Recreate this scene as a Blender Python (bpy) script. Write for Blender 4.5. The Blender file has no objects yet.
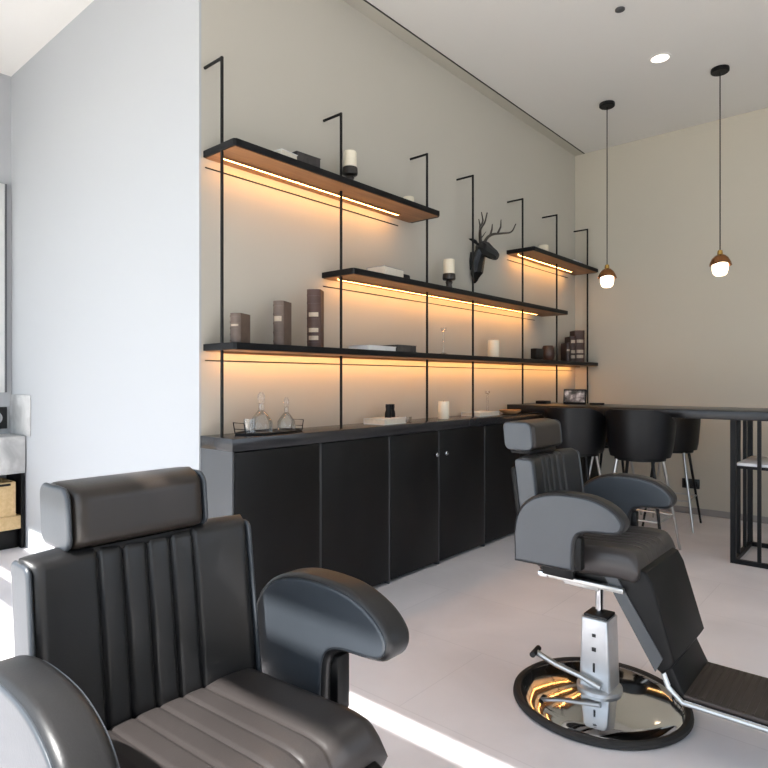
import bpy, bmesh, math, random
from mathutils import Vector, Matrix
random.seed(7)
PI = math.pi
sc = bpy.context.scene
COL = sc.collection

# ------------------------------------------------------------------ materials
def lin(c):
    return c / 12.92 if c <= 0.04045 else ((c + 0.055) / 1.055) ** 2.4
def hexc(h):
    h = h.lstrip('#')
    return tuple(lin(int(h[i:i + 2], 16) / 255) for i in (0, 2, 4)) + (1,)

def mat(name, col, rough=0.5, metal=0.0, spec=0.5, noise=None, bump=None, coat=0.0, emis=None):
    """noise=(scale, amount) colour variation; bump=(scale, strength, distance)"""
    m = bpy.data.materials.new(name); m.use_nodes = True
    nt = m.node_tree; b = nt.nodes['Principled BSDF']
    c = hexc(col) if isinstance(col, str) else col
    b.inputs['Base Color'].default_value = c
    b.inputs['Roughness'].default_value = rough
    b.inputs['Metallic'].default_value = metal
    b.inputs['Specular IOR Level'].default_value = spec
    b.inputs['Coat Weight'].default_value = coat
    tc = nt.nodes.new('ShaderNodeTexCoord')
    if noise:
        n = nt.nodes.new('ShaderNodeTexNoise'); n.inputs['Scale'].default_value = noise[0]; n.inputs['Detail'].default_value = 5
        nt.links.new(tc.outputs['Object'], n.inputs['Vector'])
        r = nt.nodes.new('ShaderNodeValToRGB')
        a = noise[1]
        r.color_ramp.elements[0].position = 0.3; r.color_ramp.elements[1].position = 0.7
        r.color_ramp.elements[0].color = tuple(max(0, v * (1 - a)) for v in c[:3]) + (1,)
        r.color_ramp.elements[1].color = tuple(min(1, v * (1 + a)) for v in c[:3]) + (1,)
        nt.links.new(n.outputs['Fac'], r.inputs['Fac']); nt.links.new(r.outputs['Color'], b.inputs['Base Color'])
    if bump:
        n2 = nt.nodes.new('ShaderNodeTexNoise'); n2.inputs['Scale'].default_value = bump[0]; n2.inputs['Detail'].default_value = 4
        nt.links.new(tc.outputs['Object'], n2.inputs['Vector'])
        bp = nt.nodes.new('ShaderNodeBump'); bp.inputs['Strength'].default_value = bump[1]; bp.inputs['Distance'].default_value = bump[2]
        nt.links.new(n2.outputs['Fac'], bp.inputs['Height']); nt.links.new(bp.outputs['Normal'], b.inputs['Normal'])
    if emis:
        b.inputs['Emission Color'].default_value = hexc(emis[0]); b.inputs['Emission Strength'].default_value = emis[1]
    return m

def glass_mat(name, tint=(1, 1, 1, 1), refl=1.0, base=0.0):
    m = bpy.data.materials.new(name); m.use_nodes = True
    nt = m.node_tree; nt.nodes.clear()
    out = nt.nodes.new('ShaderNodeOutputMaterial'); mix = nt.nodes.new('ShaderNodeMixShader')
    t = nt.nodes.new('ShaderNodeBsdfTransparent'); t.inputs[0].default_value = tint
    g = nt.nodes.new('ShaderNodeBsdfGlossy'); g.inputs['Roughness'].default_value = 0.03
    fr = nt.nodes.new('ShaderNodeFresnel'); fr.inputs['IOR'].default_value = 1.5
    ad = nt.nodes.new('ShaderNodeMath'); ad.operation = 'MULTIPLY_ADD'; ad.inputs[1].default_value = refl; ad.inputs[2].default_value = base
    nt.links.new(fr.outputs[0], ad.inputs[0]); nt.links.new(ad.outputs[0], mix.inputs[0])
    nt.links.new(t.outputs[0], mix.inputs[1]); nt.links.new(g.outputs[0], mix.inputs[2])
    nt.links.new(mix.outputs[0], out.inputs[0])
    return m

def floor_mat():
    m = mat('floor_stone_tile', '#a39892', 0.42, noise=None, spec=0.4)
    nt = m.node_tree; b = nt.nodes['Principled BSDF']
    tc = nt.nodes.new('ShaderNodeTexCoord')
    br = nt.nodes.new('ShaderNodeTexBrick'); br.offset = 0.5
    br.inputs['Scale'].default_value = 1.0; br.inputs['Brick Width'].default_value = 1.2; br.inputs['Row Height'].default_value = 0.6
    br.inputs['Mortar Size'].default_value = 0.0025; br.inputs['Mortar Smooth'].default_value = 0.1
    br.inputs['Color1'].default_value = hexc('#e3dfe2'); br.inputs['Color2'].default_value = hexc('#e6e2e5'); br.inputs['Mortar'].default_value = hexc('#dad6d9')
    nt.links.new(tc.outputs['Object'], br.inputs['Vector'])
    n = nt.nodes.new('ShaderNodeTexNoise'); n.inputs['Scale'].default_value = 1.6; n.inputs['Detail'].default_value = 8; n.inputs['Distortion'].default_value = 0.6
    nt.links.new(tc.outputs['Object'], n.inputs['Vector'])
    mr = nt.nodes.new('ShaderNodeMapRange'); mr.inputs['From Min'].default_value = 0.3; mr.inputs['From Max'].default_value = 0.7
    mr.inputs['To Min'].default_value = 0.9; mr.inputs['To Max'].default_value = 1.08
    nt.links.new(n.outputs['Fac'], mr.inputs['Value'])
    mx = nt.nodes.new('ShaderNodeMix'); mx.data_type = 'RGBA'; mx.blend_type = 'MULTIPLY'; mx.inputs['Factor'].default_value = 1
    nt.links.new(br.outputs['Color'], mx.inputs[6]); nt.links.new(mr.outputs[0], mx.inputs[7])
    nt.links.new(mx.outputs[2], b.inputs['Base Color'])
    n2 = nt.nodes.new('ShaderNodeTexNoise'); n2.inputs['Scale'].default_value = 40
    nt.links.new(tc.outputs['Object'], n2.inputs['Vector'])
    bp = nt.nodes.new('ShaderNodeBump'); bp.inputs['Strength'].default_value = 0.08; bp.inputs['Distance'].default_value = 0.004
    nt.links.new(n2.outputs['Fac'], bp.inputs['Height']); nt.links.new(bp.outputs['Normal'], b.inputs['Normal'])
    return m

def wood_mat(name, c1, c2, rough=0.45, axis=1, scale=14):
    m = mat(name, c1, rough); nt = m.node_tree; b = nt.nodes['Principled BSDF']
    tc = nt.nodes.new('ShaderNodeTexCoord'); mp = nt.nodes.new('ShaderNodeMapping')
    s = [scale, scale, scale]; s[axis] = scale * 0.07; mp.inputs['Scale'].default_value = s
    n = nt.nodes.new('ShaderNodeTexNoise'); n.inputs['Scale'].default_value = 3; n.inputs['Detail'].default_value = 6; n.inputs['Distortion'].default_value = 0.4
    r = nt.nodes.new('ShaderNodeValToRGB'); r.color_ramp.elements[0].position = 0.3; r.color_ramp.elements[1].position = 0.7
    r.color_ramp.elements[0].color = hexc(c1); r.color_ramp.elements[1].color = hexc(c2)
    nt.links.new(tc.outputs['Object'], mp.inputs[0]); nt.links.new(mp.outputs[0], n.inputs['Vector'])
    nt.links.new(n.outputs['Fac'], r.inputs['Fac']); nt.links.new(r.outputs['Color'], b.inputs['Base Color'])
    return m

def marble_mat():
    m = mat('marble', '#d8d8d6', 0.3); nt = m.node_tree; b = nt.nodes['Principled BSDF']
    tc = nt.nodes.new('ShaderNodeTexCoord'); n = nt.nodes.new('ShaderNodeTexNoise')
    n.inputs['Scale'].default_value = 4; n.inputs['Detail'].default_value = 10; n.inputs['Distortion'].default_value = 1.5
    r = nt.nodes.new('ShaderNodeValToRGB'); r.color_ramp.elements[0].position = 0.35; r.color_ramp.elements[1].position = 0.6
    r.color_ramp.elements[0].color = hexc('#a9a9a8'); r.color_ramp.elements[1].color = hexc('#cfcfcd')
    nt.links.new(tc.outputs['Object'], n.inputs['Vector']); nt.links.new(n.outputs['Fac'], r.inputs['Fac'])
    nt.links.new(r.outputs['Color'], b.inputs['Base Color'])
    return m

def photo_mat():
    m = mat('printed_photo', '#888888', 0.4); nt = m.node_tree; b = nt.nodes['Principled BSDF']
    tc = nt.nodes.new('ShaderNodeTexCoord'); n = nt.nodes.new('ShaderNodeTexNoise')
    n.inputs['Scale'].default_value = 14; n.inputs['Detail'].default_value = 3
    r = nt.nodes.new('ShaderNodeValToRGB')
    r.color_ramp.elements[0].position = 0.38; r.color_ramp.elements[0].color = hexc('#2c302f')
    r.color_ramp.elements[1].position = 0.62; r.color_ramp.elements[1].color = hexc('#e8e6e6')
    e = r.color_ramp.elements.new(0.5); e.color = hexc('#7d7a7c')
    nt.links.new(tc.outputs['Object'], n.inputs['Vector']); nt.links.new(n.outputs['Fac'], r.inputs['Fac'])
    nt.links.new(r.outputs['Color'], b.inputs['Base Color'])
    return m

M = dict(
    white=mat('white_paint', '#b4b7ba', 0.85, spec=0.2, bump=(60, .04, .003)),
    greige=mat('warm_greige_plaster', '#bfbbb0', 0.85, spec=0.2, noise=(1.2, .015), bump=(40, .05, .003)),
    back=mat('beige_plaster', '#c4beb0', 0.85, spec=0.2, noise=(1.0, .015), bump=(40, .05, .003)),
    ceil=mat('ceiling_paint', '#e2e0dc', 0.9, spec=0.15),
    floor=floor_mat(),
    skirt=mat('stone_skirting', '#96908c', 0.5, noise=(8, .05)),
    black=mat('black_powder_coat', '#0c0c0e', 0.5, spec=.25, noise=(30, .08)),
    rod=mat('dark_bronze_rod', '#12110f', 0.5, spec=.25),
    cab=mat('black_laminate', '#0f0f10', 0.5, spec=.3, noise=(6, .06), bump=(200, .03, .001)),
    cabtrim=mat('grey_divider', '#48494c', 0.45, spec=.3, noise=(10, .05)),
    cabend=mat('cabinet_end_grey', '#484b4e', 0.5, noise=(5, .05)),
    top=mat('dark_worktop', '#2e2e30', 0.2, noise=(10, .1)),
    bar=mat('bar_top_black', '#1a1a1d', 0.3, noise=(12, .08)),
    leather=mat('black_leather', '#1f1f20', 0.38, spec=0.45, noise=(8, .06), bump=(260, .12, .0015)),
    armleather=mat('charcoal_leather', '#3a3f45', 0.36, spec=0.6, noise=(8, .06), bump=(260, .12, .0015)),
    seat=mat('charcoal_seat_leather', '#373332', 0.36, spec=0.5, noise=(8, .07), bump=(260, .12, .0015)),  # plain charcoal tone, a little paler than the backrest leather
    brown=mat('dark_brown_leather', '#2a2420', 0.36, spec=0.5, noise=(8, .07), bump=(260, .12, .0015)),
    core=mat('black_vinyl', '#0a0a0b', 0.45, spec=.25, noise=(20, .05)),
    chrome=mat('chrome', '#d6d7d9', 0.06, metal=1.0),
    steel=mat('brushed_steel', '#b8b8b6', 0.28, metal=0.9, noise=(30, .05)),
    alum=mat('cast_aluminium', '#c9cacb', 0.3, metal=0.6, noise=(20, .05)),
    rubber=mat('black_rubber', '#1c1b1b', 0.6, noise=(30, .1)),
    rubbermat=mat('ribbed_rubber', '#352d29', 0.5, noise=(30, .08)),
    stool=mat('black_shell', '#0d0d0f', 0.40, spec=.35, noise=(20, .05)),
    wood=wood_mat('shelf_walnut', '#8a5f3e', '#a4744c', 0.5),
    led=mat('led_diffuser', '#fff0d8', 0.5, emis=('#ffb764', 31.0)),
    dim=mat('dim_led_diffuser', '#fff0d8', 0.5, emis=('#ffb868', 9.0)),
    globe=mat('opal_lamp_glass', '#fff6ea', 0.3, emis=('#ffe6c4', 3.0)),
    copper=mat('polished_copper', '#a5714a', 0.18, metal=1.0, noise=(12, .12)),
    brass=mat('brass', '#c7a25a', 0.25, metal=1.0),
    candle=mat('ivory_wax', '#ece3cd', 0.55, noise=(10, .03)),
    wick=mat('dark_wick', '#2b2520', 0.9),
    holder=mat('dark_candle_holder', '#2a2420', 0.35, noise=(20, .15)),
    book1=mat('old_brown_leather', '#4a3229', 0.5, noise=(16, .2), bump=(60, .2, .002)),
    book2=mat('old_taupe_leather', '#66564c', 0.5, noise=(16, .2), bump=(60, .2, .002)),
    book3=mat('old_dark_leather', '#38231d', 0.5, noise=(16, .2), bump=(60, .2, .002)),
    blabel=mat('parchment_label', '#b9a894', 0.6, noise=(40, .15)),
    pages=mat('page_block', '#d9d2c3', 0.8, noise=(60, .06)),
    magw=mat('glossy_white_cover', '#dfdfde', 0.3, noise=(20, .05)),
    magk=mat('glossy_dark_cover', '#3a3736', 0.3, noise=(35, .5)),
    magg=mat('glossy_grey_cover', '#9a9a99', 0.3, noise=(30, .25)),
    deer=mat('gloss_black_resin', '#121416', 0.22, noise=(12, .1)),
    antler=mat('dark_bronze_resin', '#3a342b', 0.4, noise=(20, .15)),
    glass=glass_mat('clear_glass', (.99, .995, .995, 1), .45, 0.03),
    pane=glass_mat('window_pane', (1, 1, 1, 1), 0.5, 0.0),
    marble=marble_mat(),
    crate=wood_mat('light_oak', '#c7a878', '#d8bb8c', 0.55, axis=0),
    socket=mat('black_plastic', '#1b1c1c', 0.4, noise=(30, .05)),
    socketw=mat('pale_ring', '#b9bcbe', 0.4),
    slab=mat('white_stone_shelf', '#f4f4f6', 0.35, noise=(6, .03)),
    bowl=wood_mat('turned_wood', '#9b7650', '#b58d63', 0.5),
    photo=photo_mat(),
    downl=mat('downlight_lens', '#ffffff', 0.4, emis=('#fff4e2', 2.2)),
    vase=mat('brown_glaze', '#4a342b', 0.3, noise=(14, .2)),
    frame=mat('window_frame_grey', '#5b5d60', 0.4, noise=(10, .05)),
    panel=mat('pale_wall_panel', '#e2e3e2', 0.4, noise=(3, .02)),
    slot=mat('dark_ceiling_slot', '#2a2622', 0.7, noise=(10, .1)),
    pavement=mat('outside_paving', '#a9a59d', 0.8, noise=(2, .1)),
)

# ------------------------------------------------------------------ mesh helpers
class MB:
    def __init__(self): self.bm = bmesh.new()
    def _add(self, vs, fs):
        v = [self.bm.verts.new(p) for p in vs]
        for f in fs:
            try: self.bm.faces.new([v[i] for i in f])
            except ValueError: pass
        return v
    def box(self, x0, x1, y0, y1, z0, z1, bevel=0.0, seg=2):
        v = self._add([(x, y, z) for x in (x0, x1) for y in (y0, y1) for z in (z0, z1)],
                      [(0, 1, 3, 2), (4, 6, 7, 5), (0, 4, 5, 1), (2, 3, 7, 6), (0, 2, 6, 4), (1, 5, 7, 3)])
        if bevel:
            es = {e for a in v for e in a.link_edges}
            bmesh.ops.bevel(self.bm, geom=list(es), offset=bevel, segments=seg, affect='EDGES', profile=0.5, clamp_overlap=True)
        return self
    def tube(self, pts, r, n=12, caps=True):
        pts = [Vector(p) for p in pts]; rr = r if isinstance(r, (list, tuple)) else [r] * len(pts)
        rings = []
        up = None
        for i, p in enumerate(pts):
            if i == 0: t = pts[1] - p
            elif i == len(pts) - 1: t = p - pts[i - 1]
            else: t = (pts[i + 1] - p).normalized() + (p - pts[i - 1]).normalized()
            t.normalize()
            if up is None:
                up = Vector((0, 0, 1)) if abs(t.z) < .9 else Vector((1, 0, 0))
            a = (up - t * up.dot(t))
            if a.length < 1e-5: a = t.orthogonal()
            a.normalize(); b = t.cross(a); up = a
            rings.append([self.bm.verts.new(p + (a * math.cos(2 * PI * k / n) + b * math.sin(2 * PI * k / n)) * rr[i]) for k in range(n)])
        for A, B in zip(rings, rings[1:]):
            for k in range(n):
                self.bm.faces.new((A[k], A[(k + 1) % n], B[(k + 1) % n], B[k]))
        if caps:
            self.bm.faces.new(rings[0][::-1]); self.bm.faces.new(rings[-1])
        return self
    def lathe(self, prof, c=(0, 0, 0), n=32, sy=1.0, caps=True):
        """prof: list of (radius, z)"""
        rings = []
        for r, z in prof:
            if r < 1e-6: rings.append([self.bm.verts.new((c[0], c[1], c[2] + z))])
            else: rings.append([self.bm.verts.new((c[0] + r * math.cos(2 * PI * k / n), c[1] + sy * r * math.sin(2 * PI * k / n), c[2] + z)) for k in range(n)])
        for A, B in zip(rings, rings[1:]):
            for k in range(n):
                a, b_ = A[k % len(A)], A[(k + 1) % len(A)]; c_, d = B[(k + 1) % len(B)], B[k % len(B)]
                vs = []
                for q in (a, b_, c_, d):
                    if q not in vs: vs.append(q)
                if len(vs) > 2: self.bm.faces.new(vs)
        if caps:
            if len(rings[0]) > 1: self.bm.faces.new(rings[0][::-1])
            if len(rings[-1]) > 1: self.bm.faces.new(rings[-1])
        return self
    def prism(self, poly, y0, y1, axis='y', bevel=0.0, seg=3):
        """poly of 2D points, extruded along axis: 'y' uses (x,z); 'z' uses (x,y)"""
        f = (lambda p, t: (p[0], t, p[1])) if axis == 'y' else (lambda p, t: (p[0], p[1], t)) if axis == 'z' else (lambda p, t: (t, p[0], p[1]))
        n = len(poly)
        v = self._add([f(p, y0) for p in poly] + [f(p, y1) for p in poly],
                      [tuple(range(n))[::-1], tuple(range(n, 2 * n))] + [(i, (i + 1) % n, n + (i + 1) % n, n + i) for i in range(n)])
        if bevel:
            es = [e for e in {e for a in v for e in a.link_edges} if (e.verts[0] in v[:n]) == (e.verts[1] in v[:n])]
            bmesh.ops.bevel(self.bm, geom=es, offset=bevel, segments=seg, affect='EDGES', profile=0.5, clamp_overlap=True)
        return self
    def move(self, fn):
        for v in self.bm.verts: v.co = Vector(fn(v.co))
        return self
    def xf(self, m):
        bmesh.ops.transform(self.bm, matrix=m, verts=self.bm.verts); return self
    def build(self, name, material, parent=None, angle=38):
        bmesh.ops.remove_doubles(self.bm, verts=self.bm.verts, dist=1e-6)
        bmesh.ops.recalc_face_normals(self.bm, faces=self.bm.faces)
        lim = math.radians(angle)
        for f in self.bm.faces: f.smooth = len(f.verts) < 9
        for e in self.bm.edges:
            e.smooth = len(e.link_faces) == 2 and e.calc_face_angle(0) < lim
        me = bpy.data.meshes.new(name); self.bm.to_mesh(me); self.bm.free()
        me.materials.append(material)
        o = bpy.data.objects.new(name, me); COL.objects.link(o)
        if parent: o.parent = parent
        return o

def tag(o, label=None, cat=None, group=None, kind=None):
    if label: o['label'] = label
    if cat: o['category'] = cat
    if group: o['group'] = group
    if kind: o['kind'] = kind
    return o
def thing(name, loc, label, cat, group=None, rz=0.0):
    o = bpy.data.objects.new(name, None); COL.objects.link(o); o.empty_display_size = .1
    o.location = loc; o.rotation_euler = (0, 0, rz)
    return tag(o, label, cat, group)
def struct(name, mb, m):
    return tag(mb.build(name, m), kind='structure')
def dup(root, loc, label, group=None, rz=None):
    r = root.copy(); COL.objects.link(r); r.location = loc; r['label'] = label
    if rz is not None: r.rotation_euler = (0, 0, rz)
    if group: r['group'] = group
    for ch in list(root.children):
        c = ch.copy(); COL.objects.link(c); c.parent = r
        for g in list(ch.children):
            d = g.copy(); COL.objects.link(d); d.parent = c
    return r
def catmull(pts, n=6, closed=False):
    out = []; P = [Vector(p) for p in pts]; N = len(P)
    rng = range(N) if closed else range(N - 1)
    for i in rng:
        p1, p2 = P[i], P[(i + 1) % N]
        p0 = P[i - 1] if (closed or i > 0) else p1 * 2 - p2
        p3 = P[(i + 2) % N] if (closed or i + 2 < N) else p2 * 2 - p1
        for k in range(n):
            t = k / n
            out.append(.5 * ((2 * p1) + (p2 - p0) * t + (2 * p0 - 5 * p1 + 4 * p2 - p3) * t * t + (3 * p1 - p0 - 3 * p2 + p3) * t ** 3))
    if not closed: out.append(P[-1])
    return out

def spaced(h, r, n):
    """1-D samples on [-h,h] dense near the ends"""
    e = [-h + r * (1 - math.cos(k / 5 * PI / 2)) for k in range(6)]
    m = [(-h + r) + (2 * h - 2 * r) * k / n for k in range(1, n)]
    return e + m + [-x for x in reversed(e)]
def pillow(mb, hw, hh, t, r, fn, nu=40, nv=16, front=None):
    """rounded slab: u in [-hw,hw], v in [-hh,hh], thickness t; fn(u,v,w)->xyz; front(u,v) pulls the front face in"""
    us, vs = spaced(hw, r, nu), spaced(hh, r, nv)
    def rnd(a, h):
        d = h - abs(a)
        return 1.0 if d >= r else math.sqrt(max(0, 1 - (1 - d / r) ** 2))
    F, B = [], []
    for u in us:
        fr, br = [], []
        for v in vs:
            e = min(rnd(u, hw), 1) * rnd(v, hh)
            off = front(u, v) * e if front else 0
            fr.append(mb.bm.verts.new(fn(u, v, t / 2 * e + off)))
            br.append(mb.bm.verts.new(fn(u, v, -t / 2 * e)))
        F.append(fr); B.append(br)
    for i in range(len(us) - 1):
        for j in range(len(vs) - 1):
            mb.bm.faces.new((F[i][j], F[i + 1][j], F[i + 1][j + 1], F[i][j + 1]))
            mb.bm.faces.new((B[i][j], B[i][j + 1], B[i + 1][j + 1], B[i + 1][j]))
    return mb

# ------------------------------------------------------------------ room shell
H = 3.63; YB = 6.195; YW = 1.690; XL = -2.645; XR = 6.2; YF = -.75
struct('floor', MB().box(XL - .12, XR + .12, YF - .15, YB + .12, -.1, 0), M['floor'])
struct('ceiling', MB().box(XL - .12, XR + .12, YF, YB + .12, H, H + .1), M['ceil'])
struct('wall_shelves', MB().box(-.12, 0, YW + .012, YB, 0, H), M['greige'])
struct('wall_alcove', MB().box(XL, 0, YW, YW + .012, 0, H), M['white'])
struct('wall_left', MB().box(XL - .12, XL, YF, YW + .012, 0, H), M['white'])
struct('wall_back', MB().box(-.12, XR + .12, YB, YB + .12, 0, H), M['back'])
wr = MB()
WY0, WY1, WZ0, WZ1 = 1.6, 4.6, .9, 2.9
wr.box(XR, XR + .1, YF, WY0, 0, H); wr.box(XR, XR + .1, WY1, YB, 0, H); wr.box(XR, XR + .1, WY0, WY1, 0, WZ0); wr.box(XR, XR + .1, WY0, WY1, WZ1, H)
struct('wall_right', wr, M['back'])
struct('window_5', MB().box(XR + .04, XR + .046, WY0, WY1, WZ0, WZ1), M['pane'])  # made-up window, added to brighten the shelf wall and floor
struct('baseboard_back', MB().box(.31, XR, YB - .014, YB, 0, .06, .003), M['skirt'])
struct('baseboard_alcove', MB().box(-2.22, -.005, YW - .014, YW, 0, .15, .003), M['white'])
# glazed front wall behind the camera: openings between horizontal frame bands
fw = MB()
for z0, z1 in ((0, .08), (2.67, 2.876), (2.966, 3.32)):
    fw.box(XL - .12, XR + .12, YF - .012, YF, z0, z1)
fw.box(XL - .12, -1.56, YF - .012, YF, 3.515, H); fw.box(-1.56, XR + .12, YF - .012, YF, 3.45, H)
struct('wall_front', fw, M['white'])
mull = (-2.70, -1.55, 3.7, 4.95, 6.26)
for k, (a, b) in enumerate(zip(mull, mull[1:])):
    w = MB()
    for zz0, zz1 in ((.08, 2.67), (2.876, 2.966), (3.32, 3.515 if k == 0 else 3.45)):
        w.box(a + .03, b - .03, YF - .009, YF - .005, zz0, zz1)
    struct('window_%d' % (k + 1), w, M['pane'])
tr = MB()
for x in mull: tr.box(x - .03, x + .03, YF - .05, YF + .02, .08, 2.67)
struct('trim_1', tr, M['frame'])
# shadow gap in the ceiling beside the shelf wall
struct('trim_2', MB().box(.098, .108, YW + .02, YB, H - .004, H + .02), M['slot'])
struct('ground_outside', MB().box(-14, 16, -22, YF - .16, -.14, -.04), M['pavement'])
struct('trim_3', MB().box(0, .098, YW + .013, YB, H - .003, H), M['greige'])
# pale wall panel and outlet on the far left wall
p = thing('wall_panel', (XL + .012, 1.255, 1.157), 'tall pale wall panel above the marble wash counter at the left edge', 'panel')
MB().box(-.012, .012, -.38, .385, 0, 1.615, .004).build('board', M['panel'], p)
MB().box(-.012, .02, .385, .397, 0, 1.615, .002).build('edge_strip', M['frame'], p)
p = thing('wall_outlet', (XL, 1.575, .96), 'black square wall outlet with a pale ring above the marble counter', 'outlet')
MB().box(0, .014, -.085, .085, -.085, .085, .006).build('plate', M['socket'], p)
o = MB().lathe([(.05, 0), (.05, .006), (.038, .006), (.038, 0)], n=24).build('ring', M['socketw'], p)
o.rotation_euler = (0, PI / 2, 0); o.location = (.014, 0, 0)

# ------------------------------------------------------------------ wash counter on the left
w = thing('wash_counter', (-2.475, .876, 0), 'thick marble wash counter with a marble splashback, fixed to the left wall', 'counter')
MB().box(-.168, .165, -.8, .805, .56, .835, .006).build('marble_top', M['marble'], w)
MB().box(-.165, .25, .804, .812, .836, 1.14, .002).build('splashback', M['marble'], w)
w = thing('low_bench', (-2.475, .876, 0), 'low oak bench board on a black plinth under the marble counter', 'bench')
MB().box(-.165, .160, -.8, .775, .15, .248, .004).build('board', M['crate'], w)
MB().box(-.165, .10, -.8, .775, 0, .149, .003).build('plinth', M['core'], w)
w = MB().box(-2.64, -2.325, 1.656, 1.681, 0, .558, .003).build('support_panel', M['core'])
tag(w, 'black upright panel carrying the marble counter, against the white wall', 'panel')
for i, (yy, lab) in enumerate(((1.385, 'oak drawer crate on the low shelf, nearest the white wall'), (.835, 'oak drawer crate on the low shelf, farther from the white wall'))):
    b = thing('drawer_crate', (-2.465, yy, .25), lab, 'crate', 'oak crates under the wash counter')
    s = MB(); s.box(-.14, .14, -.235, .235, 0, .012); s.box(.128, .14, -.235, .235, .012, .25, .003); s.box(-.14, -.128, -.235, .235, .012, .25)
    s.box(-.128, .128, -.235, -.223, .012, .25); s.box(-.128, .128, .223, .235, .012, .25)
    s.build('box', M['crate'], b)
    MB().box(.14, .146, -.2, .2, .225, .242, .002).build('handle_rail', M['core'], b)

# ------------------------------------------------------------------ cabinets and worktop
seams = [1.697, 2.27, 2.84, 3.365, 3.943, 4.50, 5.06, 5.62, 6.18]
labs = ['black base cabinet at the near end by the white wall corner', 'black base cabinet with two chrome knobs in the middle of the row',
        'black base cabinet behind the padded barber chair', 'black base cabinet at the far end below the bar top']
for i in range(4):
    a, m_, b = seams[2 * i], seams[2 * i + 1], seams[2 * i + 2]
    c = thing('base_cabinet', (0, a, 0), labs[i], 'cabinet', 'black base cabinets')
    L = b - a
    body = MB(); body.box(.003, .22, .018, L - .002, .03, .911)
    body.build('carcass', M['cab'], c)
    if i == 0: MB().box(.003, .266, .001, .012, 0, .911).build('end_panel', M['cabend'], c)
    for q, (d0, d1) in enumerate(((a, m_), (m_, b))):
        MB().box(.241, .266, d0 - a + (.018 if q == 0 else .010), d1 - a - (.010 if q == 0 else .003), .022, .906, .002).build('door', M['cab'], c)
        d = c.children[-1]
        if i == 1:
            yk = (d1 - a - .055) if q == 0 else (d0 - a + .055)
            k = MB().lathe([(.006, 0), (.006, .014), (.013, .018), (.015, .026), (.011, .032), (0, .034)], n=20)
            k.xf(Matrix.Translation((.266, yk, .752)) @ Matrix.Rotation(PI / 2, 4, 'Y')); k.build('knob', M['chrome'], d)
    for yy in (([] if i == 0 else [0.0]) + [m_ - a]):
        MB().box(.22, .262, yy - (0 if yy == 0 else .009), yy + (.016 if yy == 0 else .009), 0, .908, .001).build('divider', M['cabtrim'], c)
wt = MB().box(.002, .273, 1.694, 6.19, .912, .974, .003).build('worktop', M['top'])
tag(wt, 'long dark worktop lying over the row of black base cabinets', 'worktop')

# ------------------------------------------------------------------ bar
bar = thing('bar_table', (0, 0, 0), 'long black high bar table standing on a slatted metal cage base', 'table')
MB().box(.03, 3.9, 4.70, 5.33, .979, 1.042, .005).build('tabletop', M['bar'], bar)
leg = MB()
for x0 in (1.752, 3.05):
    X = [x0 + .0165, x0 + .17, x0 + .335, x0 + .5, x0 + .6485]
    for x in X:
        for y in (4.715, 5.295):
            r = .0165 if x in (X[0], X[-1]) else .011
            leg.box(x - r, x + r, y - r, y + r, .03, .979)
    for yy in (4.885, 5.10):
        for x in (X[0], X[-1]): leg.box(x - .011, x + .011, yy - .011, yy + .011, .03, .979)
    for y in (4.715, 5.295):
        leg.box(X[0] - .0165, X[-1] + .0165, y - .015, y + .015, 0, .03)
    for x in (X[0], X[-1]): leg.box(x - .015, x + .015, 4.73, 5.28, 0, .03)
    f = leg.build('cage_leg', M['black'], bar); leg = MB()
    MB().box(x0 + .03, x0 + .635, 4.75, 5.26, .664, .684, .004).build('white_shelf', M['slab'], bar)
    r2 = MB(); r2.box(x0 + .03, x0 + .635, 4.745, 5.265, .645, .6635); r2.build('shelf_rail', M['black'], bar)
# under-bar LED
MB().box(.5, 1.7, 5.305, 5.315, .972, .9785).build('light_strip', M['dim'], bar)

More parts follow.
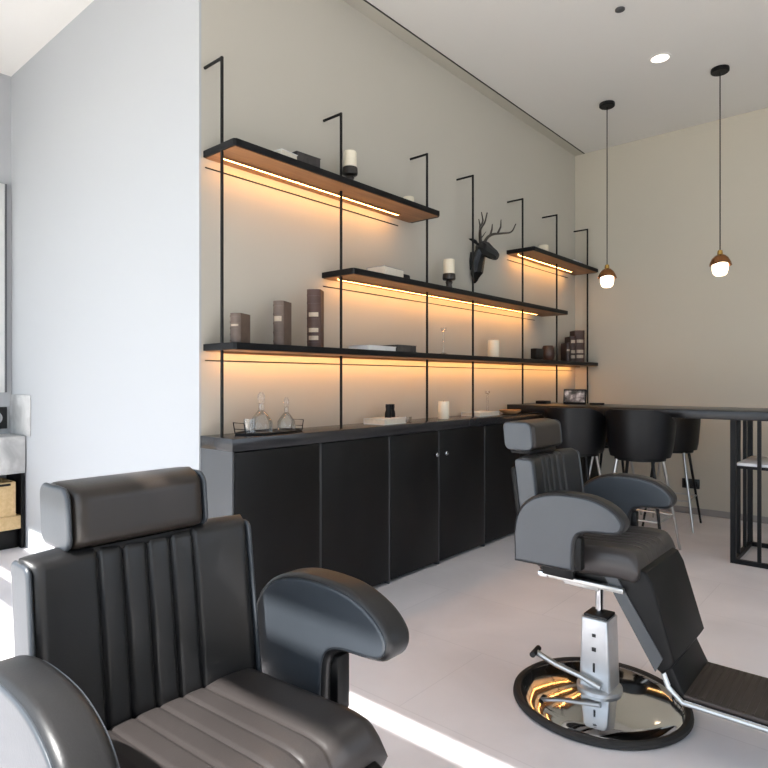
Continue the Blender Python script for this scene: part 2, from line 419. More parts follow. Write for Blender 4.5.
# ------------------------------------------------------------------ bar stools
def make_stool(loc, label, rz):
    t = thing('bar_stool', loc, label, 'stool', 'bar stools at the high table', rz)
    # bucket shell, facing +y (back at -y)
    sh = MB(); n = 44; A = math.radians(128)
    def ring(r0, tk):
        rows = []
        for k in range(n + 1):
            a = -A + 2 * A * k / n
            q = abs(a) / A
            zt = .375 - .20 * max(0, (q - .30) / .70) ** 1.5
            zt = zt - (.05 * max(0, (q - .93) / .07) ** 2)
            col = []
            for j in range(7):
                s = j / 6
                r = (r0 - tk) * (.86 + .14 * s ** .6)
                col.append(Vector((r * math.sin(a) * 1.02, -r * math.cos(a), .697 + zt * s * .92)))
            rows.append(col)
        return rows
    O, I = ring(.236, 0), ring(.236, .022)
    vo = [[sh.bm.verts.new(p) for p in c] for c in O]; vi = [[sh.bm.verts.new(p) for p in c] for c in I]
    for k in range(n):
        for j in range(6):
            sh.bm.faces.new((vo[k][j], vo[k + 1][j], vo[k + 1][j + 1], vo[k][j + 1]))
            sh.bm.faces.new((vi[k][j], vi[k][j + 1], vi[k + 1][j + 1], vi[k + 1][j]))
        sh.bm.faces.new((vo[k][6], vo[k + 1][6], vi[k + 1][6], vi[k][6]))
        sh.bm.faces.new((vo[k][0], vi[k][0], vi[k + 1][0], vo[k + 1][0]))
    for k in (0, n):
        for j in range(6): sh.bm.faces.new((vo[k][j], vo[k][j + 1], vi[k][j + 1], vi[k][j]))
    sh.build('backrest', M['stool'], t)
    MB().lathe([(0, .695), (.16, .695), (.195, .703), (.198, .735), (.18, .76), (.1, .770), (0, .772)], n=40).build('seat', M['stool'], t)
    MB().lathe([(.14, .672), (.175, .672), (.175, .694), (.14, .694)], n=32).build('seat_ring', M['black'], t)
    for k, (sx, sy) in enumerate(((1, 1), (-1, 1), (-1, -1), (1, -1))):
        MB().tube([(sx * .125, sy * .115, .676), (sx * .22, sy * .205, 0.004)], [.0125, .0095], 10).build('leg', M['steel'] if sx * sy > 0 else M['black'], t)
    q = .262; z = .262; x, y = .183, .17
    for a, b in (((x, y, z), (-x, y, z)), ((-x, y, z), (-x, -y, z)), ((-x, -y, z), (x, -y, z)), ((x, -y, z), (x, y, z))): MB().tube([a, b], .0075, 8).build('foot_rail', M['steel'], t)
    return t
s0 = make_stool((1.185, 4.60, 0), 'black bucket bar stool in front of the bar, nearest the slatted cage base', 0)
dup(s0, (.70, 4.58, 0), 'black bucket bar stool in front of the bar, nearest the black cabinets', 'bar stools at the high table', .06)
dup(s0, (1.13, 5.60, 0), 'black bar stool on the far side of the bar, next to the wall socket', 'bar stools at the high table', PI / 2 + .1).scale = (.95, .95, .95)
dup(s0, (.60, 5.62, 0), 'black bar stool on the far side of the bar, nearest the shelf wall corner', 'bar stools at the high table', PI + .05).scale = (.95, .95, .95)

# ------------------------------------------------------------------ shelf rods
RY = [1.722, 2.542, 3.386, 3.972, 4.764, 5.437, 6.165]
rl = ['dark steel rod at the near left end of the shelving', 'second dark steel rod from the left, at the left end of the middle shelf',
      'third dark steel rod from the left, at the right end of the top shelf', 'fourth dark steel rod from the left, beside the deer head',
      'fifth dark steel rod from the left, at the left end of the short shelf', 'sixth dark steel rod from the left, at the right end of the middle shelf',
      'dark steel rod at the far right end by the back wall']
for i, y in enumerate(RY):
    t = thing('shelf_rod', (0, y, .974), rl[i], 'rod', 'steel rods holding the shelves')
    MB().tube([(.148, 0, .069 if i == 4 else .001), (.148, 0, 1.852)], .0082, 10).build('upright', M['rod'], t)
    MB().tube([(0, 0, 1.847), (.152, 0, 1.847)], .0078, 10).build('wall_arm', M['rod'], t)

# ------------------------------------------------------------------ shelves
def shelf(y0, y1, z, label, led=(0.06, 0.12)):
    """z = top of the board"""
    t = thing('wall_shelf', (0, y0, z), label, 'shelf', 'black edged wall shelves with warm strip lights')
    L = y1 - y0; d = .266; th = .034
    MB().prism([(0.002, 0), (d - .012, 0), (d, .012), (d, L - .03), (d - .03, L), (0.002, L)], -th, 0, 'z', .0025, 2).build('board', M['black'], t)
    MB().box(.004, d - .012, .012, L - .035, -th - .003, -th + .001).build('underside_panel', M['wood'], t)
    MB().box(.088, .099, led[0], L - led[1], -th - .0135, -th - .0032).build('light_strip', M['led'], t)
    MB().box(.0995, .103, led[0] - .01, L - led[1] + .01, -th - .0145, -th - .0031).build('strip_lip', M['wood'], t)  # lip added to screen the strip and turn its glow onto the wall
    MB().box(.001, .006, .01, L - led[1] * .6, -th - .05, -th - .045).build('lower_rail', M['rod'], t)
    return t
shelf(1.712, 3.40, 2.402, 'highest wall shelf with a walnut underside, nearest the white wall', (.06, .26))
shelf(2.525, 5.45, 1.90, 'long middle wall shelf running below the deer head', (.05, .3))
shelf(1.712, 6.18, 1.432, 'longest and lowest wall shelf above the worktop', (.05, .1))
shelf(4.745, 6.18, 2.394, 'short high wall shelf in the corner by the back wall', (.05, .28))
ZT, ZM, ZL, Z3, ZC = 2.402, 1.90, 1.432, 2.394, .974

# ------------------------------------------------------------------ things on the shelves
def candle(x, y, z, r, h, label, group=None):
    t = thing('pillar_candle', (x, y, z), label, 'candle', group)
    MB().lathe([(0, 0), (r * .97, 0), (r, .004), (r, h - .006), (r * .94, h), (r * .6, h - .004), (0, h - .006)], n=32).build('wax', M['candle'], t)
    MB().tube([(0, 0, h - .007), (.001, 0, h + .005)], .0013, 6).build('wick', M['wick'], t)
    return t
def holder(x, y, z, r, h, label, group):
    t = thing('candle_holder', (x, y, z), label, 'candle holder', group)
    MB().lathe([(0, 0), (r * .78, 0), (r * .8, .008), (r * .62, h * .22), (r * .5, h * .4), (r * .66, h * .52), (r * .5, h * .62)], n=28).build('stem', M['holder'], t)
    MB().lathe([(r * .5, h * .62), (r * 1.1, h * .66), (r * 1.18, h * .72), (r * 1.15, h - .004), (r * 1.08, h), (0, h)], n=28).build('dish', M['holder'], t)
    return t
holder(.13, 2.636, ZT, .04, .13, 'dark turned candle holder on the highest shelf', 'turned candle holders')
candle(.13, 2.636, ZT + .13, .04, .095, 'ivory pillar candle in the holder on the highest shelf', 'pillar candles')
holder(.13, 3.678, ZM, .041, .13, 'dark turned candle holder on the middle shelf beside the rod', 'turned candle holders')
candle(.13, 3.678, ZM + .13, .042, .105, 'ivory pillar candle in the holder on the middle shelf', 'pillar candles')
candle(.10, 3.24, ZT, .038, .095, 'short white candle at the right end of the highest shelf', 'pillar candles')
candle(.13, 5.20, Z3, .045, .10, 'short ivory candle at the left of the short corner shelf', 'pillar candles')
candle(.13, 4.305, ZL, .046, .145, 'white pillar candle standing on the lowest shelf', 'pillar candles')
candle(.14, 3.595, ZC, .04, .125, 'white pillar candle standing on the worktop', 'pillar candles')

def flat_book(x, y, z, hx, hy, h, rz, cover, label, group=None, name='book', block=None):
    t = thing(name, (x, y, z), label, 'book', group, rz)
    c = MB(); c.box(-hx, hx, -hy, hy, 0, .003, .001); c.box(-hx, hx, -hy, hy, h - .003, h, .001); c.box(-hx, -hx + .004, -hy, hy, .003, h - .003)
    c.build('cover', cover, t)
    MB().box(-hx + .004, hx - .004, -hy + .004, hy - .004, .003, h - .003).build('page_block', block or M['pages'], t)
    return t
flat_book(.15, 2.07, ZT, .085, .06, .042, .1, M['magw'], 'white covered book lying at the left of the highest shelf', 'books lying on the shelves')
flat_book(.155, 2.22, ZT, .075, .085, .066, -.05, M['magk'], 'dark patterned book lying flat on the highest shelf', 'books lying on the shelves', block=M['magk'])
t = thing('paperweight', (.16, 2.09, ZT + .042), 'small black paperweight on the white book, highest shelf', 'paperweight')
MB().lathe([(0, 0), (.018, 0), (.02, .004), (.014, .022), (.006, .03), (0, .031)], n=12).build('body', M['black'], t)
flat_book(.17, 2.92, ZM, .07, .11, .055, .12, M['magg'], 'grey glossy book lying on the middle shelf', 'books lying on the shelves')
t = thing('reading_glasses_case', (.17, 3.09, ZM), 'small black case at the end of the grey book, middle shelf', 'case')
MB().box(-.03, .03, -.05, .05, 0, .044, .014, 4).build('shell', M['black'], t)
flat_book(.16, 2.81, ZL, .08, .14, .03, .06, M['magw'], 'white glossy book lying on the lowest shelf', 'books lying on the shelves', block=M['magw'])
flat_book(.16, 3.05, ZL, .085, .095, .044, -.04, M['magk'], 'dark picture book lying next to the white book, lowest shelf', 'books lying on the shelves', block=M['magk'])
flat_book(.12, 5.86, Z3, .06, .1, .05, 0, M['magw'], 'white book lying on the short corner shelf', 'books lying on the shelves', block=M['magw'])

def old_book(x, y, z, thick, depth, h, rz, m, label, nb=5, group='antique books standing on the lowest shelf'):
    """spine faces local -y, thickness along x"""
    t = thing('antique_book', (x, y, z), label, 'book', group, rz)
    a = thick / 2
    sp = [(-a, -depth / 2 + .012), (-a * .75, -depth / 2 + .003), (0, -depth / 2 - .003), (a * .75, -depth / 2 + .003), (a, -depth / 2 + .012)]
    poly = sp + [(a, depth / 2), (a - .005, depth / 2), (a - .005, -depth / 2 + .016), (-a + .005, -depth / 2 + .016), (-a + .005, depth / 2), (-a, depth / 2)]
    MB().prism(poly, 0, h, 'z').build('cover', m, t)
    MB().box(-a + .006, a - .006, -depth / 2 + .018, depth / 2 - .006, .004, h - .006).build('page_block', M['pages'], t)
    spo = [(p[0] * 1.01, p[1] - .004) for p in sp]; spi = [(p[0] * .98, p[1] + .004) for p in sp]
    for k in range(nb):
        zz = h * (.1 + .8 * k / (nb - 1)); MB().prism(spo + spi[::-1], zz - .004, zz + .004, 'z').build('spine_band', m, t)
    spl = [(p[0] * .86, p[1] - .0025) for p in sp]
    for k in ((1, 3, 0) if h > .24 else (2,)):
        z0 = h * (.1 + .8 * k / (nb - 1)) + .010; z1 = h * (.1 + .8 * (k + 1) / (nb - 1)) - .010 if k < nb - 1 else h - .008
        MB().prism(spl + spi[::-1], z0, z1, 'z').build('spine_label', M['blabel'], t)
    return t
old_book(.15, 1.825, ZL, .058, .11, .150, .45, M['book2'], 'shortest taupe antique book standing at the left end of the lowest shelf')
old_book(.15, 2.095, ZL, .060, .11, .237, .45, M['book2'], 'middle height brown antique book standing upright on the lowest shelf')
old_book(.15, 2.335, ZL, .078, .10, .325, .62, M['book1'], 'tallest brown antique book with pale spine labels, lowest shelf', 7)
old_book(.13, 5.675, ZL, .045, .16, .185, .75, M['book3'], 'thinnest dark red old book at the far end of the lowest shelf', 5, 'old books in the corner')
old_book(.13, 5.785, ZL, .06, .16, .25, .75, M['book3'], 'middle dark red old book at the far end of the lowest shelf', 5, 'old books in the corner')
old_book(.13, 5.95, ZL, .10, .16, .32, .75, M['book1'], 'tallest brown old book at the far end of the lowest shelf', 6, 'old books in the corner')
t = thing('clock_box', (.14, 5.05, ZL), 'small black box shaped clock on the lowest shelf', 'clock')
MB().box(-.03, .03, -.07, .07, .012, .105, .008, 3).build('case', M['black'], t)
MB().box(-.02, .02, -.05, .05, 0, .012, .002).build('foot', M['black'], t)
t = thing('barrel_vase', (.068, 5.42, ZL), 'dark brown barrel shaped vase on the lowest shelf', 'vase')
MB().lathe([(0, 0), (.046, 0), (.058, .03), (.064, .075), (.058, .12), (.046, .15), (.04, .15), (.05, .11), (0, .1)], n=28).build('body', M['vase'], t)

def glass_stick(x, y, z, h, label):
    t = thing('glass_candlestick', (x, y, z), label, 'candlestick', 'clear glass candlesticks')
    MB().lathe([(0, 0), (.036, 0), (.036, .006), (.01, .02), (.007, h * .5), (.012, h * .55), (.007, h * .6), (.008, h * .85), (.02, h * .9), (.022, h), (.016, h), (.013, h * .92), (0, h * .9)], n=20).build('glass_body', M['glass'], t)
glass_stick(.13, 3.61, ZL, .20, 'clear glass candlestick standing on the lowest shelf beside the rod')
glass_stick(.14, 4.21, ZC, .19, 'clear glass candlestick on the worktop near the wooden bowl')

# ------------------------------------------------------------------ deer head on the wall
d = thing('deer_head', (0, 4.20, 2.068), 'black faceted deer head with antlers mounted on the shelf wall', 'deer head')
d.scale = (.9, .9, .9)
def loft(secs):
    mb = MB(); R = []
    for pts in secs: R.append([mb.bm.verts.new(p) for p in pts])
    n = len(R[0])
    for A_, B_ in zip(R, R[1:]):
        for k in range(n): mb.bm.faces.new((A_[k], A_[(k + 1) % n], B_[(k + 1) % n], B_[k]))
    mb.bm.faces.new(R[0][::-1]); mb.bm.faces.new(R[-1])
    return mb
def sec(c, d1, a, b, n=8):
    """section ring at c, semi axis a along y, b along d1 (in xz)"""
    return [(c[0] + d1[0] * b * math.cos(2 * PI * k / n), c[1] + a * math.sin(2 * PI * k / n), c[2] + d1[1] * b * math.cos(2 * PI * k / n)) for k in range(n)]
neck = loft([sec((.035, 0, -.01), (.6, .8), .03, .035), sec((.045, 0, .05), (1, .2), .075, .045), sec((.055, 0, .14), (1, 0), .07, .055),
             sec((.075, 0, .22), (.9, -.3), .055, .06), sec((.11, 0, .275), (.6, -.6), .05, .06)])
body = neck.build('neck', M['deer'], d, 12)
MB().prism([(-.05, .08), (.05, .08), (.06, .16), (.045, .24), (-.045, .24), (-.06, .16)], 0, .03, 'x', .004, 2).build('mount_plate', M['deer'], d)
hd = loft([sec((.055, 0, .285), (.3, .95), .04, .04), sec((.095, 0, .28), (.4, .92), .06, .06), sec((.145, 0, .250), (.40, .92), .052, .064),
           sec((.195, 0, .212), (.42, .91), .038, .052), sec((.235, 0, .186), (.45, .9), .030, .042), sec((.256, 0, .172), (.45, .9), .022, .030)])
hd.build('head', M['deer'], d, 12)
for s in (-1, 1):
    e = loft([sec((.08, s * .05, .30), (.9, .2), .012, .014, 6), sec((.07, s * .085, .325), (.9, .2), .012, .024, 6), sec((.06, s * .125, .335), (.9, .2), .008, .017, 6), sec((.055, s * .15, .335), (.9, .2), .002, .003, 6)])
    e.build('ear', M['deer'], d, 12)
    a = MB()
    main = catmull([(.10, s * .028, .315), (.115, s * .06, .37), (.145, s * .105, .405), (.20, s * .165, .415), (.265, s * .225, .43), (.30, s * .245, .50)], 5)
    a.tube(main, [.016 - .011 * i / (len(main) - 1) for i in range(len(main))], 8)
    a.tube([(.13, s * .088, .395), (.14, s * .10, .45), (.135, s * .115, .50)], [.011, .008, .004], 8)
    a.tube([(.175, s * .14, .412), (.20, s * .15, .47), (.195, s * .165, .54)], [.011, .008, .004], 8)
    a.tube([(.105, s * .045, .34), (.135, s * .045, .365), (.165, s * .04, .40)], [.007, .005, .002], 8)
    a.build('antler', M['antler'], d)

# ------------------------------------------------------------------ things on the worktop
t = thing('wire_tray', (.14, 2.02, ZC), 'black wire handled tray at the near end of the worktop', 'tray')
MB().lathe([(0, 0), (.10, 0), (.105, .003), (.105, .012), (.10, .012), (.098, .005), (0, .005)], n=40, sy=1.95).build('tray_base', M['black'], t)
for s in (-1, 1):
    hpts = [(-.045, s * .185, .008), (-.045, s * .195, .062), (.045, s * .195, .062), (.045, s * .185, .008)]
    hh = MB().tube(hpts, .003, 8).build('handle', M['black'], t); MB().tube([(-.045, s * .188, .03), (.045, s * .188, .03)], .002, 6).build('cross_wire', M['black'], hh)
def decanter(x, y, r, h, label):
    t = thing('decanter', (x, y, ZC + .0055), label, 'decanter', 'clear glass pieces on the wire tray')
    MB().lathe([(0, 0), (r * .9, 0), (r, .012), (r * .95, h * .28), (r * .55, h * .45), (r * .24, h * .55), (r * .22, h * .70), (r * .34, h * .72), (r * .18, h * .725), (r * .2, h * .55), (r * .5, h * .44), (r * .88, h * .27), (r * .9, .02), (0, .015)], n=28).build('bottle', M['glass'], t)
    MB().lathe([(0, h * .70), (r * .16, h * .70), (r * .16, h * .75), (r * .32, h * .82), (r * .30, h * .92), (r * .12, h), (0, h)], n=20).build('stopper', M['glass'], t)
decanter(.14, 1.965, .062, .21, 'taller clear glass decanter with a pointed stopper on the wire tray')
decanter(.15, 2.125, .05, .18, 'smaller clear glass decanter on the right of the wire tray')
t = thing('drinking_glass', (.165, 1.875, ZC + .0055), 'small clear tumbler at the left of the wire tray', 'glass', 'clear glass pieces on the wire tray')
MB().lathe([(0, 0), (.026, 0), (.032, .075), (.030, .075), (.024, .006), (0, .006)], n=24).build('glass_body', M['glass'], t)
flat_book(.14, 2.95, ZC, .085, .115, .036, .05, M['magw'], 'thick white book lying on the worktop under the binoculars', None)
t = thing('binoculars', (.13, 3.01, ZC + .036), 'small black binoculars on the white worktop book', 'binoculars', rz=.3)
for s in (-1, 1):
    q = MB().lathe([(0, 0), (.022, 0), (.022, .03), (.017, .05), (.02, .07), (.02, .085), (0, .085)], n=20)
    q.xf(Matrix.Translation((0, s * .034, 0)) @ Matrix.Rotation(s * .12, 4, 'X')); q.build('barrel', M['black'], t)
MB().box(-.008, .008, -.026, .026, .03, .055, .003).build('bridge', M['black'], t)
t = thing('glass_dish', (.14, 3.14, ZC), 'low clear glass dish beside the white book on the worktop', 'dish')
MB().lathe([(0, 0), (.05, 0), (.056, .035), (.053, .035), (.047, .005), (0, .005)], n=28).build('glass_body', M['glass'], t)
flat_book(.12, 4.13, ZC, .085, .15, .03, 0, M['magw'], 'white book lying on the worktop beside the wooden bowl', None)
bpy.data.objects['glass_candlestick.001'].location.z += 0.0
bpy.data.objects['glass_candlestick.001'].location.y = 4.33; bpy.data.objects['glass_candlestick.001'].location.x = .06
t = thing('wooden_bowl', (.19, 4.47, ZC), 'shallow turned wooden bowl on the worktop beside the bar', 'bowl')
MB().lathe([(0, 0), (.05, 0), (.085, .02), (.092, .034), (.086, .034), (.05, .01), (0, .008)], n=32).build('body', M['bowl'], t)

# ------------------------------------------------------------------ things on the bar
t = thing('photo_frame', (.47, 5.10, 1.042), 'small standing picture frame on the bar top', 'frame', rz=.12)
MB().box(-.10, .10, -.008, .008, .0, .132, .012, 3).xf(Matrix.Rotation(-.12, 4, 'X')).build('surround', M['black'], t)
MB().box(-.088, .088, -.0105, -.007, .018, .118).xf(Matrix.Rotation(-.12, 4, 'X')).build('picture', M['photo'], t)
MB().box(-.015, .015, .0, .06, 0, .01).build('stand', M['black'], t)
t = thing('coaster_stack', (.20, 5.05, 1.042), 'low stack of black coasters on the bar by the shelf wall', 'coasters')
for k in range(3): MB().box(-.05, .05, -.05, .05, k * .009, k * .009 + .009, .003).build('coaster', M['black'], t)
t = thing('remote_control', (.66, 5.12, 1.042), 'flat dark remote on the bar beside the picture frame', 'remote', rz=.2)
MB().box(-.06, .06, -.02, .02, 0, .016, .006, 3).build('body', M['black'], t)

# ------------------------------------------------------------------ wall socket, ceiling pieces
t = thing('wall_socket', (1.131, YB, .283), 'black double socket low on the back wall', 'socket')
MB().box(-.075, .075, -.012, 0, -.045, .045, .004).build('plate', M['socket'], t)
for s in (-1, 1): MB().box(s * .035 - .022, s * .035 + .022, -.016, -.012, -.024, .024, .002).build('insert', M['rod'], t)
def pendant(x, y, label):
    t = thing('pendant_lamp', (x, y, H), label, 'pendant lamp', 'copper topped pendant lamps over the bar')
    MB().lathe([(0, 0), (.062, 0), (.064, -.006), (.064, -.026), (.058, -.032), (0, -.033)], n=36).build('canopy', M['black'], t)
    MB().tube([(0, 0, -.03), (0, 0, -1.42)], .0042, 8).build('cord', M['rod'], t)
    MB().lathe([(0, -1.383), (.016, -1.388), (.02, -1.413), (.018, -1.438), (0, -1.438)], n=20).build('neck', M['brass'], t)
    c = MB().lathe([(.012, -1.418), (.036, -1.426), (.058, -1.446), (.073, -1.476), (.077, -1.494), (.070, -1.498), (.066, -1.476), (.05, -1.448), (.03, -1.432), (.012, -1.424)], n=40, caps=False)
    c.move(lambda p: (p.x * (1 + .05 * math.sin(3 * math.atan2(p.y, p.x) + p.z * 20)), p.y * (1 + .05 * math.sin(3 * math.atan2(p.y, p.x) + p.z * 20)), p.z - .012 * math.sin(math.atan2(p.y, p.x) * 2 + .6) * (p.x ** 2 + p.y ** 2) / .0055))
    c.build('shade', M['copper'], t)
    MB().lathe([(0, -1.448), (.036, -1.450), (.050, -1.468), (.056, -1.503), (.055, -1.538), (.046, -1.568), (.03, -1.581), (0, -1.585)], n=32).build('globe', M['globe'], t)
    return t
pendant(.717, 5.20, 'copper and opal pendant lamp nearer the shelf wall')
pendant(1.588, 5.185, 'copper and opal pendant lamp farther from the shelf wall')
t = thing('downlight', (1.289, 4.725, H), 'round recessed downlight glowing in the ceiling', 'downlight')
MB().lathe([(.062, 0), (.076, 0), (.076, -.006), (.062, -.006)], n=36, caps=False).build('trim_ring', M['ceil'], t)
MB().lathe([(0, -.003), (.062, -.003), (.062, -.0005), (0, -.0005)], n=36).build('lens', M['downl'], t)
t = thing('smoke_detector', (1.278, 3.934, H), 'small grey detector on the ceiling at the top edge', 'detector')
MB().lathe([(0, -.014), (.018, -.014), (.03, -.008), (.03, -.001), (0, -.001)], n=28).build('body', M['cabtrim'], t)

# ------------------------------------------------------------------ barber chairs
SEAM = [-.096, -.048, 0, .048, .096]
def groove(u):
    g = 0
    for s in SEAM: g -= .008 * math.exp(-((u - s) / .0042) ** 2)
    if -.096 < u < .096:
        q = ((u + .096) % .048) / .048
        g += .002 * math.sin(PI * q)
    return g
def soft_slab(poly, y0, y1, r, n=5):
    """slab with outline poly (x,z) and rounded rims of radius r"""
    N = len(poly); P = [Vector(p) for p in poly]
    if sum(P[i].x * P[(i + 1) % N].y - P[(i + 1) % N].x * P[i].y for i in range(N)) < 0: P.reverse()
    inw = []
    for i in range(N):
        a = (P[i] - P[i - 1]).normalized(); b = (P[(i + 1) % N] - P[i]).normalized()
        na, nb = Vector((-a.y, a.x)), Vector((-b.y, b.x)); m = na + nb
        m = m / max(.35, m.length_squared / 2) if m.length > 1e-6 else na
        inw.append(m)
    mb = MB(); rings = []
    ks = [k / n * PI / 2 for k in range(n + 1)]
    prof = [(r * (1 - math.sin(t)), y0 + r * (1 - math.cos(t))) for t in ks] + [(r * (1 - math.cos(t)), y1 - r * (1 - math.sin(t))) for t in ks]
    prof = [(r + .003, y0)] + prof + [(r + .003, y1)]
    for ins, y in prof:
        rings.append([mb.bm.verts.new((P[i].x + inw[i].x * ins, y, P[i].y + inw[i].y * ins)) for i in range(N)])
    for A, B in zip(rings, rings[1:]):
        for i in range(N): mb.bm.faces.new((A[i], A[(i + 1) % N], B[(i + 1) % N], B[i]))
    mb.bm.faces.new(rings[0][::-1]); mb.bm.faces.new(rings[-1])
    return mb
def inset(poly, d):
    N = len(poly); P = [Vector(p) for p in poly]
    if sum(P[i].x * P[(i + 1) % N].y - P[(i + 1) % N].x * P[i].y for i in range(N)) < 0: P.reverse()
    out = []
    for i in range(N):
        a = (P[i] - P[i - 1]).normalized(); b = (P[(i + 1) % N] - P[i]).normalized()
        m = Vector((-a.y, a.x)) + Vector((-b.y, b.x)); m = m / max(.35, m.length_squared / 2)
        out.append((P[i].x + m.x * d, P[i].y + m.y * d))
    return out
def round_rect(cx, cz, hx, hz, rr, n=6, lean=0.0):
    pts = []
    for qx, qz, a0 in ((1, 1, 0), (-1, 1, 90), (-1, -1, 180), (1, -1, 270)):
        for k in range(n + 1):
            a = math.radians(a0 + 90 * k / n)
            x, z = qx * (hx - rr) + rr * math.cos(a), qz * (hz - rr) + rr * math.sin(a)
            pts.append((cx + x + lean * z, cz + z))
    return pts
def make_chair(loc, label, head_up=0.0, head_x=0.0):
    t = thing('barber_chair', loc, label, 'barber chair', 'black barber chairs')
    # backrest: slight wrap forward at the wings, leaning back
    b = MB()
    def fb(u, v, w):
        z = .779 + v
        x = -.208 - .13 * (z - .65) + .035 * (u / .222) ** 2 + w
        return (x, u, z + w * .10)
    pillow(b, .221, .174, .085, .026, fb, 130, 14, lambda u, v: groove(u))
    bk = b.build('backrest', M['leather'], t)
    for sgn in (-1, 1):
        ya = .2135 if sgn > 0 else -.2235
        soft_slab(round_rect(-.208 - .13 * .129 + .034, .779, .038, .166, .016, 6, -.13), ya, ya + .010, .006, 4).build('side_panel', M['armleather'], bk)
    pl = MB()
    pillow(pl, .20, .135, .03, .012, lambda u, v, w: fb(u, v, w - .052), 24, 8)
    pl.build('back_shell', M['core'], t)
    # headrest
    hr = MB()
    def fh(u, v, w):
        z = 1.008 + head_up + v
        return (-.265 + head_x + w - .10 * v, u - .012, z)
    pillow(hr, .137, .060, .135, .023, fh, 20, 8)
    hd_ = hr.build('headrest', M['brown'], t)
    for sgn in (-1, 1):
        ya = -.012 + (.1305 if sgn > 0 else -.1405)
        soft_slab(round_rect(-.265 + head_x, 1.008 + head_up, .062, .056, .024, 6, -.10), ya, ya + .010, .006, 4).build('end_panel', M['armleather'], hd_)
    MB().box(-.31 + head_x, -.215 + head_x, -.125, .10, .936 + head_up, .952 + head_up, .004).build('headrest_plate', M['core'], t)
    for s in (-.05, .05): MB().tube([(-.265, s, .88), (-.268 + head_x * .8, s, .97 + head_up)], .008, 10).build('headrest_post', M['chrome'], t)
    # seat cushion with ribs running front to back
    s = MB()
    def fs(u, v, w):
        x = .018 + v
        return (x, u, .597 + w + .012 * (v / .2) - .03 * max(0, (v - .12) / .1) ** 2)
    pillow(s, .222, .200, .105, .035, fs, 130, 14, lambda u, v: groove(u) * .45 + .006 * min(1, max(0, (abs(u) - .1) / .03)))
    s.build('seat', M['seat'], t)
    MB().box(-.16, .16, -.19, .19, .525, .553, .006).build('seat_base', M['core'], t)
    # armrests
    prof = [(a * .965 - .004, b) for a, b in [(-.208, .575), (-.210, .69), (-.200, .745), (-.172, .793), (-.12, .830), (-.04, .851), (.06, .853), (.125, .842), (.178, .818), (.210, .785), (.213, .757), (.196, .735),
            (.16, .727), (.09, .722), (.055, .710), (.040, .684), (.036, .63), (.036, .578)]]
    pc = [prof[0]] + [tuple(p) for p in catmull([Vector((a, c, 0)) for a, c in prof[1:-1]], 4)] + [prof[-1]]
    pc = [(p[0], p[1]) for p in pc][::-1]
    for sgn in (-1, 1):
        y0, y1 = (.243, .312) if sgn > 0 else (-.312, -.243)
        arm = soft_slab(pc, y0, y1, .017).build('armrest', M['leather'], t)
        pin = inset(pc, .009)
        for ya in (y0 - .002, y1 - .006): soft_slab(pin, ya, ya + .008, .006, 4).build('side_panel', M['armleather'], arm)
        br = MB().box(.0, .052, sgn * .281 - .018, sgn * .281 + .018, .585, .70, .006)
        br.build('arm_support', M['core'], arm)
        MB().box(-.12, .0, sgn * .236 - .012, sgn * .236 + .012, .530, .575, .004).build('arm_bracket', M['core'], arm)
    # frame rails under the seat
    for sgn in (-1, 1):
        MB().box(-.11, .17, sgn * .215 - .010, sgn * .215 + .010, .512, .530, .004).build('frame_rail', M['steel'], t)
    MB().box(-.05, .08, -.215, .215, .500, .520, .003).build('cross_member', M['steel'], t)
    MB().box(-.12, -.08, -.2, .2, .505, .525, .003).build('cross_member', M['steel'], t)
    MB().box(-.150, -.109, -.226, -.20, .511, .531, .005).build('recline_handle', M['chrome'], t)
    # calf pad and footrest
    MB().prism([(.085, .575), (.200, .605), (.236, .592), (.256, .555), (.328, .312), (.316, .290), (.288, .262), (.272, .272)], -.195, .195, 'y', .010, 3).build('calf_pad', M['core'], t)
    for yy in (-.2005, .1945):
        MB().prism([(.085, .572), (.13, .575), (.292, .318), (.268, .268)], yy, yy + .006, 'y').build('calf_pad_frame', M['cabend'], t)
    MB().prism([(.275, .29), (.300, .30), (.352, .195), (.340, .172), (.322, .178)], -.16, .16, 'y', .004, 2).build('footrest_plate', M['core'], t)
    for sgn in (-1, 1): MB().tube([(.268, sgn * .168, .30), (.300, sgn * .168, .215), (.345, sgn * .168, .178), (.62, sgn * .168, .178)], .009, 8).build('footrest_bracket', M['steel'], t)
    f = MB().box(.335, .665, -.16, .16, .188, .203, .005)
    for k in range(13): f.box(.35 + k * .0235, .36 + k * .0235, -.15, .15, .202, .205)
    f.build('footrest', M['rubbermat'], t)
    MB().box(.335, .668, -.165, .165, .172, .187, .004).build('footrest_tray', M['chrome'], t)
    # pump column and base
    MB().tube([(0, 0, .30), (0, 0, .505)], .015, 20).build('piston', M['chrome'], t)
    col = MB()
    n = 24
    col.prism([(-.062, .045), (.062, .045), (.052, .335), (-.052, .335)], -.055, .055, 'y', .012, 3)
    col.build('pump_housing', M['alum'], t)
    for a_, z0, z1 in ((.008, .21, .225), (.007, .265, .277), (.004, .13, .165)):
        MB().box(-a_, a_, -.058, -.054, z0, z1, .001).build('housing_slot', M['rubber'], t)
    MB().box(-.045, .045, -.045, .045, .333, .345, .003).build('housing_cap', M['rubber'], t)
    MB().lathe([(.075, .040), (.085, .045), (.085, .062), (.07, .07), (.05, .07)], n=32).build('flange', M['alum'], t)
    MB().lathe([(0, .052), (.05, .052), (.10, .048), (.18, .040), (.25, .032), (.29, .026), (.302, .018), (.302, .010), (0, .010)], n=72).build('base_disc', M['chrome'], t)
    MB().lathe([(.296, 0), (.322, 0), (.330, .006), (.328, .018), (.318, .026), (.304, .024), (.300, .016)], n=72, caps=False).build('base_rim', M['rubber'], t)
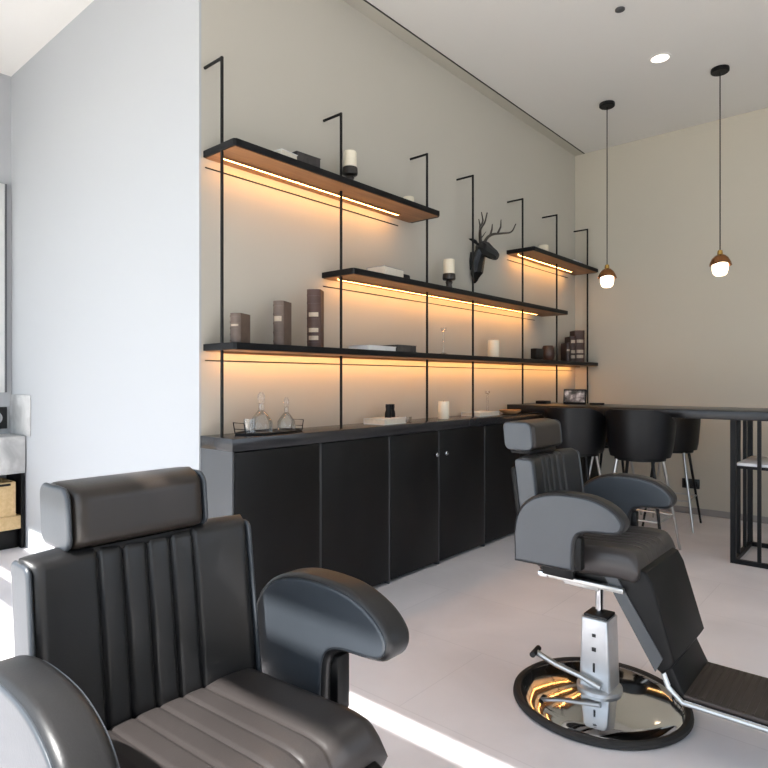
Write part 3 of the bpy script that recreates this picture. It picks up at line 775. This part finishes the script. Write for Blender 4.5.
    lv = MB(); lv.tube([(.03, -.066, .085), (-.05, -.066, .105), (-.15, -.064, .118), (-.245, -.06, .142)], [.012, .011, .011, .012], 10)
    lv.build('foot_lever', M['steel'], t)
    MB().tube([(-.235, -.1, .143), (-.245, -.025, .143)], .012, 10).build('lever_pedal', M['rubber'], t)
    return t
make_chair((1.765, 2.345, 0), 'black barber chair by the black cabinets, seen from the side on its chrome base', .018, -.01)
make_chair((1.77, .589, 0), 'black barber chair closest to the viewer, with its ribbed back in the lower left corner', -.003, .01)

# ------------------------------------------------------------------ lights
wd = bpy.data.worlds.new('sky'); sc.world = wd; wd.use_nodes = True
bg = wd.node_tree.nodes['Background']; bg.inputs[0].default_value = (.74, .86, 1.0, 1); bg.inputs[1].default_value = 2.5
def portal(x0, x1, z0, z1):
    l = bpy.data.lights.new('window_portal', 'AREA'); l.shape = 'RECTANGLE'; l.size = x1 - x0; l.size_y = z1 - z0
    l.cycles.is_portal = True
    o = bpy.data.objects.new('window_portal', l); COL.objects.link(o)
    o.location = ((x0 + x1) / 2, YF - .13, (z0 + z1) / 2); o.rotation_euler = (PI / 2, 0, 0)
for z0, z1 in ((.08, 2.67), (2.876, 2.966), (3.32, 3.45)): portal(XL, XR, z0, z1)
portal(0, WY1 - WY0, WZ0, WZ1)
po = COL.objects[-1]; po.location = (XR + .11, (WY0 + WY1) / 2, (WZ0 + WZ1) / 2); po.rotation_euler = (PI / 2, 0, PI / 2)
sl = bpy.data.lights.new('sun', 'SUN'); sl.energy = 24.0; sl.angle = math.radians(.5); sl.color = (1, .975, .94)
so = bpy.data.objects.new('sun', sl); COL.objects.link(so)
dirv = Vector((.05 * .727, .727, -1.0))
so.rotation_euler = dirv.to_track_quat('-Z', 'Y').to_euler(); so.location = (0, -5, 8)

# ------------------------------------------------------------------ camera
cam = bpy.data.cameras.new('camera'); co = bpy.data.objects.new('camera', cam); COL.objects.link(co)
cam.sensor_width = 36; cam.lens = 36 * 607.46 / 768; cam.shift_y = -3.58 / 768; cam.clip_start = .02
co.location = (2.68, 0, 1.25); co.rotation_euler = (PI / 2, 0, math.radians(40.845))
sc.camera = co
sc.view_settings.view_transform = 'Standard'; sc.view_settings.look = 'None'; sc.view_settings.gamma = 1; sc.view_settings.use_curve_mapping = False
sc.view_settings.exposure = 0.2
cy = sc.cycles
cy.max_bounces = 10; cy.diffuse_bounces = 6; cy.transparent_max_bounces = 16; cy.use_denoising = True
cy.caustics_reflective = False; cy.caustics_refractive = False; cy.sample_clamp_indirect = 6
